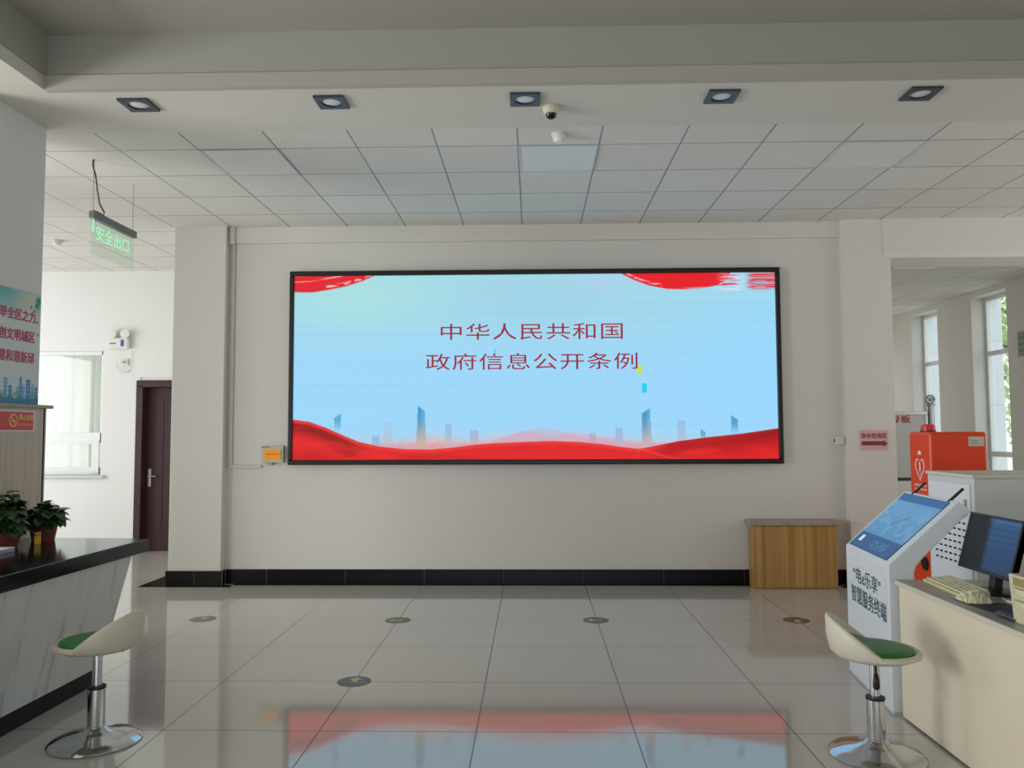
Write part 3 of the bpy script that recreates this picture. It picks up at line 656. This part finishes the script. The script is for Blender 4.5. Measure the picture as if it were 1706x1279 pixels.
# wood cladding of the pillar, poster and no smoking plate
t = thing('pillar_cladding', 'pale wood panelling with a ledge around the lower left pillar', 'panelling', (-3.66, 5.02, 0))
m = MB(); m.box(.302, .335, -.33, .345, .0, 1.695); m.box(-.32, .335, .327, .36, 0, 1.695); m.box(-.335, -.302, -.33, .345, 0, 1.695)
m.build('panel', MAPLE, t, bevel=.002)
m = MB(); m.box(.302, .36, -.33, .40, 1.695, 1.718); m.box(-.36, .302, .327, .40, 1.695, 1.718); m.box(-.36, -.302, -.33, .327, 1.695, 1.718)
m.build('ledge', OAKT, t, bevel=.004)
t = thing('poster', 'civic poster with red Chinese slogans and blue city drawing on the left pillar', 'poster', (-3.36, 4.7, 1.72))
def post(U, V):
    X = U; Y = V; c = np.zeros(X.shape+(3,))+np.array((216., 218., 212.))
    c = mixc(c, (96, 178, 186), (1-sst(.0, .28, Y))*(1-sst(.35, .95, X))*.9); c = mixc(c, (214, 206, 160), np.exp(-((X-.72)/.12)**2-((Y-.08)/.08)**2)*.7)
    c = mixc(c, (112, 180, 150), np.exp(-((X-.97)/.07)**2-((Y-.07)/.07)**2))
    for cx, cy, r in ((.93, .10, .035), (.89, .15, .025), (.83, .12, .022), (.96, .05, .05), (.94, .25, .02)):
        c = mixc(c, (60, 150, 84), 1-sst(r*.7, r, np.hypot(X-cx, (Y-cy)*1.25)))
    c = mixc(c, (206, 216, 214), sst(.72, .95, Y)*.8)
    for k, (a, b, h) in enumerate(((.62, .66, .13), (.665, .70, .22), (.70, .76, .15), (.775, .86, .2), (.87, .92, .16), (.935, .985, .14), (.4, .46, .2), (.48, .54, .14), (.2, .3, .18), (.05, .15, .15))):
        win = ((np.floor(Y*60) % 2) == 0)*.35
        c = mixc(c, (70, 124, 196) if k % 2 else (110, 160, 206), ((X > a) & (X < b) & (Y > .98-h)).astype(float)*(1-win))
    c = mixc(c, (60, 132, 160), sst(.925, .96, Y+.012*np.sin(X*40))); c = mixc(c, (90, 170, 120), .6*sst(.9, .93, Y+.02*np.sin(X*23))*(1-sst(.93, .95, Y)))
    c = mixc(c, (60, 96, 150), 1-sst(.012, .016, np.hypot(X-.965, (Y-.36)*1.25)))
    return c
MB().box(0, .014, .02, .61, 0, .738).build('backing', mat('grey poster edge', (130, 136, 138), .5), t)
paint_grid('picture', painted('poster print', 0), (.0155, .02, .002), (0, 1, 0), (0, 0, 1), .59, .734, 160, 200, post, t)
MAG = mat('magenta ink', (196, 52, 92), .5)
for s_, z in (('举全区之力', .545), ('创文明城区', .41), ('建和谐新邱', .27)): m = MB(); text(m, s_, (.0175, .195, z), (0, 1, 0), (0, 0, 1), .36, .075, bold=.035); m.build('slogan_line', MAG, t)
t = thing('no_smoking_sign', 'red no smoking plate stuck to the pillar panelling under the ledge', 'sign', (-3.324, 4.95, 1.545))
MB().box(0, .003, -.12, .298, -.004, .131).build('backing', PAPER, t)
MB().box(.003, .005, -.105, .28, .004, .122).build('plate', mat('red plate', (214, 60, 56), .4), t)
m = MB(); P = []; F = []; n = 32
for k in range(n):
    g = 2*PI*k/n
    for r in (.043, .034): P.append((.0058, .075+r*math.cos(g), .066+r*math.sin(g)))
for k in range(n): F.append((2*k, 2*k+1, 2*((k+1) % n)+1, 2*((k+1) % n)))
m.add(P, F); m.prism([(.05, .09), (.056, .096), (.1, .043), (.094, .037)], 'x', .005, .006); m.prism([(.055, .06), (.095, .06), (.095, .068), (.055, .068)], 'x', .005, .0056)
text(m, '禁止吸烟', (.006, .13, .07), (0, 1, 0), (0, 0, 1), .14, .036, bold=.045); blurred_line(m, (.006, .13, .032), (0, 1, 0), (0, 0, 1), .14, .016, 9)
m.build('printing', mat('yellow print', (236, 206, 90), .5), t)
# plants and card on the counter
def leaf(m, p, d, size, droop):
    d = Vector(d).normalized(); side = d.cross(Vector((0, 0, 1)))
    side = side.normalized() if side.length > .05 else Vector((1, 0, 0)); upv = side.cross(d)
    prof = [(0, .05), (.1, .34), (.3, .50), (.55, .47), (.8, .29), (.94, .12), (1, 0)]; P = []; F = []
    for t_, w_ in prof:
        c_ = p+d*(t_*size)+Vector((0, 0, -droop*size*t_*t_))
        P += [c_-side*(w_*size)+upv*(w_*size*.25), c_, c_+side*(w_*size)+upv*(w_*size*.25)]
    for i in range(len(prof)-1):
        for j in (0, 1): q = i*3+j; F.append((q, q+1, q+4, q+3))
    m.add(P, F)
def planter(loc, rx, ry, hgt, label, nleaf, seed, spread, top, tagged):
    rnd = random.Random(seed); t = thing('potted_plant', label, 'plant', loc)
    MB().lathe([(.0, 0), (.76, 0), (.8, .02/1), (.98, hgt-.02), (1.04, hgt-.02), (1.04, hgt), (.94, hgt), (.93, hgt-.02), (.0, hgt-.02)], 36, sx=rx, sy=ry).build('pot', TERRA, t, smooth=True, auto=35)
    m = MB()
    for k in range(nleaf):
        a = rnd.uniform(0, 2*PI); q = rnd.random()**.6; z = hgt+rnd.uniform(-.015, top)*(1-.55*q)
        p = Vector((rx*spread*q*math.cos(a), ry*spread*q*math.sin(a), z)); el = rnd.uniform(-.5, .8)
        leaf(m, p, (math.cos(a+rnd.uniform(-.7, .7)), math.sin(a+rnd.uniform(-.7, .7)), el), rnd.uniform(.055, .088), rnd.uniform(.2, .8))
    m.build('foliage', LEAF, t, smooth=True)
    m = MB()
    for k in range(10):
        a = rnd.uniform(0, 2*PI); q = rnd.random(); m.tube([(rx*.4*q*math.cos(a), ry*.4*q*math.sin(a), hgt-.02), (rx*.7*q*math.cos(a), ry*.7*q*math.sin(a), hgt+top*.6)], .004, 6)
    m.build('stems', LEAF, t, smooth=True)
    if tagged:
        MB().box(rx*.93, rx*.93+.003, -.05, .0, .008, .078).build('tag', YEL, t); m = MB(); m.box(rx*.93+.003, rx*.93+.0036, -.046, -.006, .066, .07); m.box(rx*.93+.003, rx*.93+.0036, -.046, -.006, .01, .016); m.build('tag_print', mat('ochre print', (150, 96, 30), .5), t)
    return t
planter((-3.13, 5.07, .845), .085, .085, .125, 'leafy green pothos in a terracotta pot at the counter end', 110, 3, 1.15, .13, False)
planter((-3.17, 4.71, .845), .10, .15, .10, 'larger bushy pothos in a long terracotta planter with yellow tag', 200, 5, 1.05, .26, False)
t = thing('yellow_tag', 'small yellow card leaning on the terracotta pots on the counter', 'card', (-3.075, 4.925, .845))
MB().box(-.002, .002, -.032, .032, 0, .07).build('card', YEL, t); m = MB(); m.box(.002, .0026, -.026, .024, .05, .058); m.build('printing', mat('ochre print', (150, 96, 30), .5), t)
t = thing('card_holder', 'grey white paper card lying at the counter left edge', 'card', (-3.06, 4.52, .845))
MB().box(-.05, .05, -.10, .09, 0, .022).build('card_stack', mat('grey card', (168, 172, 176), .5), t, bevel=.002)
MB().box(-.05, .05, -.10, .09, .022, .025).build('cover', PAPER, t)
# ------------------------------------------------------------------ right desk and things on it
t = thing('desk', 'long cream fronted desk with grey top at the right', 'desk', (2.4, 3.8, 0)); o_ = (2.4, 3.8, 0)
tp = [(1.932, 3.30), (1.938, 3.22), (1.965, 3.17), (2.02, 3.15), (2.85, 3.15), (2.85, 4.395), (1.942, 4.395)]
MB().hexa(rel(quad(tp, .705), o_), rel(quad(tp, .726), o_)).build('top', DESKT, t, bevel=.003)
tq = [(1.929, 3.30), (1.935, 3.218), (1.962, 3.167), (2.02, 3.147), (2.85, 3.147), (2.85, 4.397), (1.939, 4.397)]
MB().hexa(rel(quad(tq, .700), o_), rel(quad(tq, .7245), o_)).build('edge_band', EDGE, t)
MB().box(1.955-2.4, 2.80-2.4, 3.19-3.8, 4.385-3.8, .012, .705).build('front_panel', DESKF, t, bevel=.003)
MB().box(1.97-2.4, 2.78-2.4, 3.2-3.8, 4.375-3.8, 0, .012).build('floor_gap_shade', SHADOWGAP, t)  # dark strip put in for the shade of the floor gap
DZ = .726
def mon_fn(U, V):
    c = np.zeros(U.shape+(3,))+np.array((24., 26., 30.)); k = sst(.36, .5, U); c = mixc(c, (44, 78, 122), k*(1-.25*V))
    c = mixc(c, (84, 120, 160), k*.5*np.exp(-((V-.05)/.03)**2)); c = mixc(c, (60, 96, 140), k*.35*((np.floor(V*26) % 3) == 0)*(V < .5)); return c
def mon_fn2(U, V):
    c = np.zeros(U.shape+(3,))+np.array((40., 62., 96.)); c = mixc(c, (46, 82, 136), 1-sst(.0, .3, V)); c = mixc(c, (46, 52, 66), sst(.45, .9, V))
    c = mixc(c, (90, 120, 150), .4*((np.floor(V*22) % 4) == 0)*(V > .15)*(V < .6)); return c
def monitor(loc, rz, label, wd, hg, tilt, fn, lift):
    t = thing('monitor', label, 'monitor', loc, rz)
    MB().lathe([(.0, 0), (.11, 0), (.112, .006), (.10, .013), (.0, .016)], 36, c=(.045, 0, 0), sx=.8, sy=1.).build('base', BLKP, t, smooth=True, auto=40)
    MB().prism([(.015, .012), (.06, .012), (.075, lift+.12), (.045, lift+.12)], 'y', -.025, .025).build('stand_neck', BLKP, t, bevel=.003)
    s_, c_ = math.sin(tilt), math.cos(tilt); ux = Vector((0, -1, 0)); uz = Vector((s_, 0, c_)); nn = Vector((-c_, 0, s_)); o = Vector((-.02, wd/2, lift))
    def fr(a, b, z0_, z1_, d0_, d1_, mm):
        P = [o+ux*u+uz*v+nn*q for q in (d0_, d1_) for v in (z0_, z1_) for u in (a, b)]
        mm.add(P, [(0, 2, 3, 1), (4, 5, 7, 6), (0, 1, 5, 4), (2, 6, 7, 3), (0, 4, 6, 2), (1, 3, 7, 5)])
    m = MB(); bz_ = .012; fr(0, wd, 0, hg, -.03, -.002, m); fr(0, bz_, 0, hg, -.03, .004, m); fr(wd-bz_, wd, 0, hg, -.03, .004, m); fr(0, wd, hg-bz_, hg, -.03, .004, m); fr(0, wd, 0, .018, -.03, .004, m)
    m.build('casing', BLKP, t, bevel=.002)
    paint_grid('display', painted('monitor picture', .9), tuple(o+ux*bz_+uz*.018+nn*.0005), tuple(ux), tuple(uz), wd-2*bz_, hg-bz_-.018, 60, 50, fn, t)
    return t
monitor((2.235, 4.045, DZ), -.0, 'black monitor on the desk with half dark half blue screen', .455, .29, .27, mon_fn, .095)
monitor((2.31, 3.52, DZ), .0, 'black monitor at the right picture edge behind the beige desk box', .47, .29, .10, mon_fn2, .115)
t = thing('keyboard', 'yellowed white keyboard lying on the grey desk top', 'keyboard', (2.12, 4.13, DZ), -.06)
MB().prism([(-.07, 0), (.07, 0), (.07, .03), (-.07, .016)], 'y', -.21, .21).build('body', KEYB, t, bevel=.004)
m = MB()
for r in range(5):
    for k in range(16):
        xx = -.058+.026*r; yy = -.195+.0245*k; zz = .017+(xx+.07)*.1; m.box(xx, xx+.021, yy, yy+.0195, zz, zz+.009)
tag(m.build('keys', mat('cream key caps', (224, 218, 186), .5), t, bevel=.002), kind='stuff')
rnd = random.Random(2); m = MB(); P = []; F = []
nx, ny = 16, 12
for j in range(ny+1):
    for i in range(nx+1):
        u, v = i/nx-.5, j/ny-.5; e = max(0, 1-(2*math.hypot(u, v))**2); P.append((u*.14, v*.17, .004+.05*e**.7*(.55+.45*rnd.random())))
for j in range(ny):
    for i in range(nx): q = j*(nx+1)+i; F.append((q, q+1, q+nx+2, q+nx+1))
m.add(P, F)
tag(m.build('plastic_bag', mat('crinkled cream plastic', (214, 208, 172), .3), smooth=False), 'crumpled cream plastic cover at the near end of the keyboard', 'bag').location = (2.065, 3.86, DZ)
t = thing('mouse_mat', 'black mat lying on the desk beside the beige box', 'mat', (2.10, 3.66, DZ), .1)
MB().box(-.09, .09, -.16, .13, 0, .004).build('pad', RUB, t, bevel=.001)
t = thing('card_reader', 'small black card reader with silver edge in front of the beige box', 'reader', (2.045, 3.50, DZ+.0045))
MB().hexa([(-.045, -.08, 0), (.05, -.08, 0), (.05, .07, 0), (-.045, .07, 0)], [(-.035, -.07, .02), (.05, -.07, .03), (.05, .06, .03), (-.035, .06, .02)]).build('body', BLKP, t, bevel=.005)
MB().box(-.047, -.043, -.075, .065, .006, .011).build('silver_edge', STEEL, t)
t = thing('desk_organizer', 'beige plastic desk box with curved trays at the right picture edge', 'box', (2.09, 3.37, DZ))
MB().hexa([(-.085, -.11, 0), (.085, -.11, 0), (.085, .075, 0), (-.085, .075, 0)], [(-.095, -.12, .20), (.085, -.12, .20), (.085, .085, .20), (-.095, .085, .20)]).build('body', BEIGE, t, bevel=.006)
for zz in (.10, .15):
    m = MB(); m.prism([(-.10, -.08), (-.112, -.03), (-.112, .01), (-.10, .05), (-.09, .05), (-.09, -.08)], 'z', zz-.03, zz); m.build('tray', BEIGE, t, bevel=.004)
MB().box(-.0985, -.085, -.085, .045, .158, .19).build('tray_opening', mat('olive recess', (150, 140, 84), .6), t)
m = MB().tube([(2.22, 3.90, DZ+.005), (2.19, 3.80, DZ+.009), (2.27, 3.70, DZ+.009), (2.38, 3.68, DZ+.005)], .0045, 7)
tag(m.build('cable', WHITEP, smooth=True), 'thin white cable running over the desk behind the black mat', 'cable')
# ------------------------------------------------------------------ service kiosk
K = thing('service_kiosk', 'white self service kiosk with slanted blue touch screen beside the desk', 'kiosk', (1.963, 4.83, 0), -.096)
pf = [(0, .012), (0, .797), (.372, 1.142), (.43, 1.10), (.43, 1.085), (.19, .845), (.145, .79), (.125, .72), (.12, .6), (.12, .012)]
MB().prism(pf, 'y', -.392, .392).build('body', WHITEM, K, bevel=.006, seg=3)
MB().box(.01, .4, -.38, .38, 0, .014).build('base_plate', GREYM, K)
sl = Vector((.372, 0, .345)).normalized(); nn = Vector((-sl.z, 0, sl.x)); L = .507
def kfn(U, V):
    c = np.zeros(U.shape+(3,))+np.array((98., 146., 186.)); c = mixc(c, (72, 122, 168), sst(.2, .75, V)*.5)
    c = mixc(c, (52, 98, 148), 1-sst(.11, .125, V)); c = mixc(c, (48, 84, 128), sst(.74, .75, V))
    c = mixc(c, (116, 164, 198), .45*((vnoise(U*14, V*14, 8) > .62) & (V > .13) & (V < .73)))
    c = mixc(c, (70, 108, 150), .6*((np.abs((U-.5)*.8+(V-.45)) < .02) & (np.abs(V-.43) < .09)) )
    c = mixc(c, (210, 226, 232), ((U > .1) & (U < .17) & (V > .80) & (V < .90)).astype(float)); c = mixc(c, (86, 122, 160), .7*((U > .45) & (U < .8) & (V > .82) & (V < .95) & (vnoise(U*60, V*50, 4) > .5)))
    return c
o = sl*.022+Vector((0, .355, .797))+nn*.003
MB().add([tuple(Vector((0, .355, .797))+sl*a+Vector((0, -b, 0))+nn*q) for q in (.0, .0022) for a, b in ((.018, -.004), (.018, .682), (.487, .682), (.487, -.004))], [(0, 1, 2, 3)[::-1], (4, 5, 6, 7), (0, 1, 5, 4), (1, 2, 6, 5), (2, 3, 7, 6), (3, 0, 4, 7)]).build('screen_glass', BLKP, K)
paint_grid('display', painted('kiosk picture', .95), tuple(o), (0, -1, 0), tuple(sl), .678, .461, 120, 90, kfn, K)
m = MB(); text(m, '“电e乐享”', (-.0015, .245, .60), (0, -1, 0), (0, 0, 1), .50, .095, bold=.02); text(m, '智慧服务终端', (-.0015, .29, .475), (0, -1, 0), (0, 0, 1), .635, .10, bold=.022)
m.build('lettering', INKK, K)
for yy in (.24, -.29):
    p = Vector((0, yy, .797))+sl*.5
    m = MB().add([tuple(p+sl*a+Vector((0, b, 0))+nn*q) for q in (-.008, .004) for a, b in ((-.01, -.009), (.10, -.009), (.10, .009), (-.01, .009))], [(0, 1, 2, 3)[::-1], (4, 5, 6, 7), (0, 1, 5, 4), (1, 2, 6, 5), (2, 3, 7, 6), (3, 0, 4, 7)])
    m.build('antenna_arm', BLKP, K, bevel=.002)
# ------------------------------------------------------------------ white metal cabinet and orange first aid cabinet
t = thing('metal_cabinet', 'grey white metal cabinet with vented door behind the kiosk', 'cabinet', (2.92, 5.4, 0))
MB().box(0, 1.15, 0, .62, .02, 1.205).build('body', GREYM, t, bevel=.006)
MB().box(-.012, 1.16, -.012, .632, 1.205, 1.228).build('top', mat('cream cabinet top', (206, 206, 192), .5), t, bevel=.004)
m = MB(); m.box(-.012, 0, .04, .585, .06, 1.16); dr = m.build('door', WHITEM, t, bevel=.004)
m = MB()
for r in range(8):
    for k in range(7): m.box(-.0135, -.0118, .10+.062*k, .135+.062*k, .62+.045*r, .632+.045*r)
tag(m.build('vent_slots', BLKP, dr), kind='stuff')
MB().box(-.03, -.012, .07, .085, .95, 1.06).build('door_handle', STEEL, dr, bevel=.003)
MB().box(0.02, 1.13, .02, .6, 0, .02).build('plinth', SHADOWGAP, t)
t = thing('aed_cabinet', 'tall orange defibrillator cabinet with a white heart emblem', 'cabinet', (3.11, 6.36, 0))
MB().box(0, .445, 0, .345, 0, 1.512).build('body', ORANGE, t, bevel=.02, seg=3)
m = MB()
def heart(scale, cy, cz, n=40):
    r = []
    for k in range(n):
        a = 2*PI*k/n; x = 16*math.sin(a)**3; y = 13*math.cos(a)-5*math.cos(2*a)-2*math.cos(3*a)-math.cos(4*a); r.append((cy-x*scale, cz+y*scale*1.35))
    return r
h1 = heart(.0048, .17, 1.22); h2 = heart(.004, .17, 1.223); n = len(h1)
m.add([(-.0015, *p) for p in h1]+[(-.0015, *p) for p in h2], [(i, (i+1) % n, n+(i+1) % n, n+i) for i in range(n)])
m.prism([(.165, 1.27), (.182, 1.27), (.172, 1.225), (.184, 1.225), (.16, 1.165), (.166, 1.21), (.155, 1.21)], 'x', -.0018, -.0008)
m.build('heart_emblem', PAPER, t)
MB().prism([(.14, 1.33), (.2, 1.33), (.19, 1.36), (.15, 1.36)], 'x', -.0018, -.0008).build('cross_mark', PAPER, t)
m = MB()
blurred_line(m, (-.0015, .27, 1.075), (0, -1, 0), (0, 0, 1), .2, .022, 8); m.box(-.0018, -.0008, .07, .27, 1.05, 1.058); m.build('title_line', PAPER, t)
m = MB(); blurred_line(m, (-.0015, .25, .76), (0, -1, 0), (0, 0, 1), .17, .028, 5); m.box(-.0018, -.0008, .12, .2, .71, .73); m.build('slogan_line', PAPER, t)
MB().box(-.012, 0, .09, .13, .87, .98).build('latch', mat('grey latch', (190, 150, 140), .4), t, bevel=.003)
MB().box(.30, .42, -.002, 0, 1.40, 1.475).build('notice_sticker', mat('pale green grey sticker', (196, 200, 176), .6), t)
m = MB(); m.box(.315, .375, -.003, -.002, 1.42, 1.425); m.box(.315, .375, -.003, -.002, 1.44, 1.445); m.build('sticker_print', GREYINK, t)
MB().lathe([(.0, 0), (.055, 0), (.05, .012), (.0, .012)], 24, c=(0, 0, 0)).build('speaker_cap', BLKP, t).matrix_local = Matrix.Translation((0, .13, .47)) @ Matrix.Rotation(-PI/2, 4, 'Y')
MB().lathe([(.0, 1.51), (.058, 1.51), (.058, 1.524), (.0, 1.524)], 28, c=(.075, .17, 0)).build('lamp_base', BLKP, t)
MB().lathe([(.0, 1.524), (.055, 1.524), (.052, 1.562), (.04, 1.572), (.0, 1.574)], 28, c=(.075, .17, 0)).build('alarm_lamp', REDL, t, smooth=True, auto=40)
# whiteboard on its stand
t = thing('whiteboard', 'grey whiteboard with red characters on a steel post stand in the right room', 'board', (4.05, 9.2, 0))
m = MB(); m.box(-.48, .40, -.012, .0, .99, 1.70); m.build('board', mat('grey white board', (198, 200, 196), .4), t)
m = MB(); m.box(-.48, .43, -.02, .01, 1.70, 1.74); m.box(-.48, .43, -.025, .01, .955, .99, 1); m.box(.40, .43, -.02, .01, .99, 1.70); m.box(-.51, -.48, -.02, .01, .955, 1.74)
m.build('frame', [STEEL, BLKP], t, bevel=.003)
m = MB(); text(m, '专板', (.02, -.014, 1.61), (1, 0, 0), (0, 0, 1), .215, .085, bold=.035); m.build('lettering', INKR, t)
for xx in (.475, -.555):
    m = MB(); m.lathe([(.0, 0), (.036, 0), (.036, 1.80), (.05, 1.805), (.05, 1.82), (.02, 1.83), (.0, 1.83)], 20, c=(xx, 0, 0)); p = m.build('post', STEEL, t, smooth=True, auto=40)
    m = MB(); m.tube([(xx+.043*math.cos(2*PI*k/24), 0, 1.873+.043*math.sin(2*PI*k/24)) for k in range(25)], .014, 10); m.lathe([(.0, -.025), (.02, -.015), (.025, 0), (.02, .015), (0, .025)], 14, c=(xx, 0, 1.873), cap=False); m.build('finial_ring', STEEL, p, smooth=True)
    m = MB(); m.lathe([(.0, 0), (.17, 0), (.17, .015), (.05, .03), (.0, .03)], 24, c=(xx, 0, 0)); m.build('foot', STEEL, p, smooth=True, auto=40)
t = thing('wall_notice', 'grey teal notice sheet on the right wall at the picture edge', 'notice', (RX, 11.02, 2.55))
MB().box(-.02, 0, -.3, .30, 0, .34).build('board', mat('grey notice', (150, 152, 142), .6), t, bevel=.004)
m = MB(); 
for k in range(3): m.box(-.022, -.02, -.27, .27, .06+.09*k, .085+.09*k)
m.build('printing', mat('teal print', (96, 128, 124), .6), t)
# ------------------------------------------------------------------ outside
tag(MB().box(RX+.5, 60, -30, 70, -.6, -.45).build('ground', LAWN), kind='structure')
tag(MB().box(-60, 3, FARL+1.2, 50, -.6, -.45).build('ground_left', LAWN), kind='structure')
def tree(loc, hgt, rad, label, seed, nl):
    rnd = random.Random(seed); t = thing('tree', label, 'tree', loc)
    m = MB(); m.tube([(0, 0, 0), (.05, .05, hgt*.4), (.0, .1, hgt*.8)], [.16, .11, .04], 10)
    for k in range(9):
        a = rnd.uniform(0, 2*PI); z = hgt*rnd.uniform(.25, .7); m.tube([(.03, .05, z), (rad*.4*math.cos(a), rad*.4*math.sin(a), z+.5), (rad*.75*math.cos(a), rad*.75*math.sin(a), z+1.)], [.05, .03, .012], 6)
    m.build('trunk', BARK, t, smooth=True)
    m = MB()
    for k in range(nl):
        a = rnd.uniform(0, 2*PI); b = math.acos(rnd.uniform(-1, 1)); r = rad*rnd.random()**.4
        p = Vector((r*math.sin(b)*math.cos(a), r*math.sin(b)*math.sin(a), hgt*.62+hgt*.42*(r/rad)*math.cos(b)))
        d = Vector((rnd.uniform(-1, 1), rnd.uniform(-1, 1), rnd.uniform(-1, 1))).normalized(); s_ = d.cross(Vector((0, 0, 1))).normalized(); q = rnd.uniform(.10, .17)
        m.add([p-d*q, p+s_*q*.5, p+d*q, p-s_*q*.5], [(0, 1, 2, 3)])
    m.build('foliage', TREELEAF, t); return t
tree((11.4, 18.8, -.45), 6.5, 2.2, 'pale green leafy tree outside the nearer right window', 1, 2600)
tree((12.0, 24.5, -.45), 7.0, 2.4, 'pale green leafy tree outside the farther right window', 2, 2600)
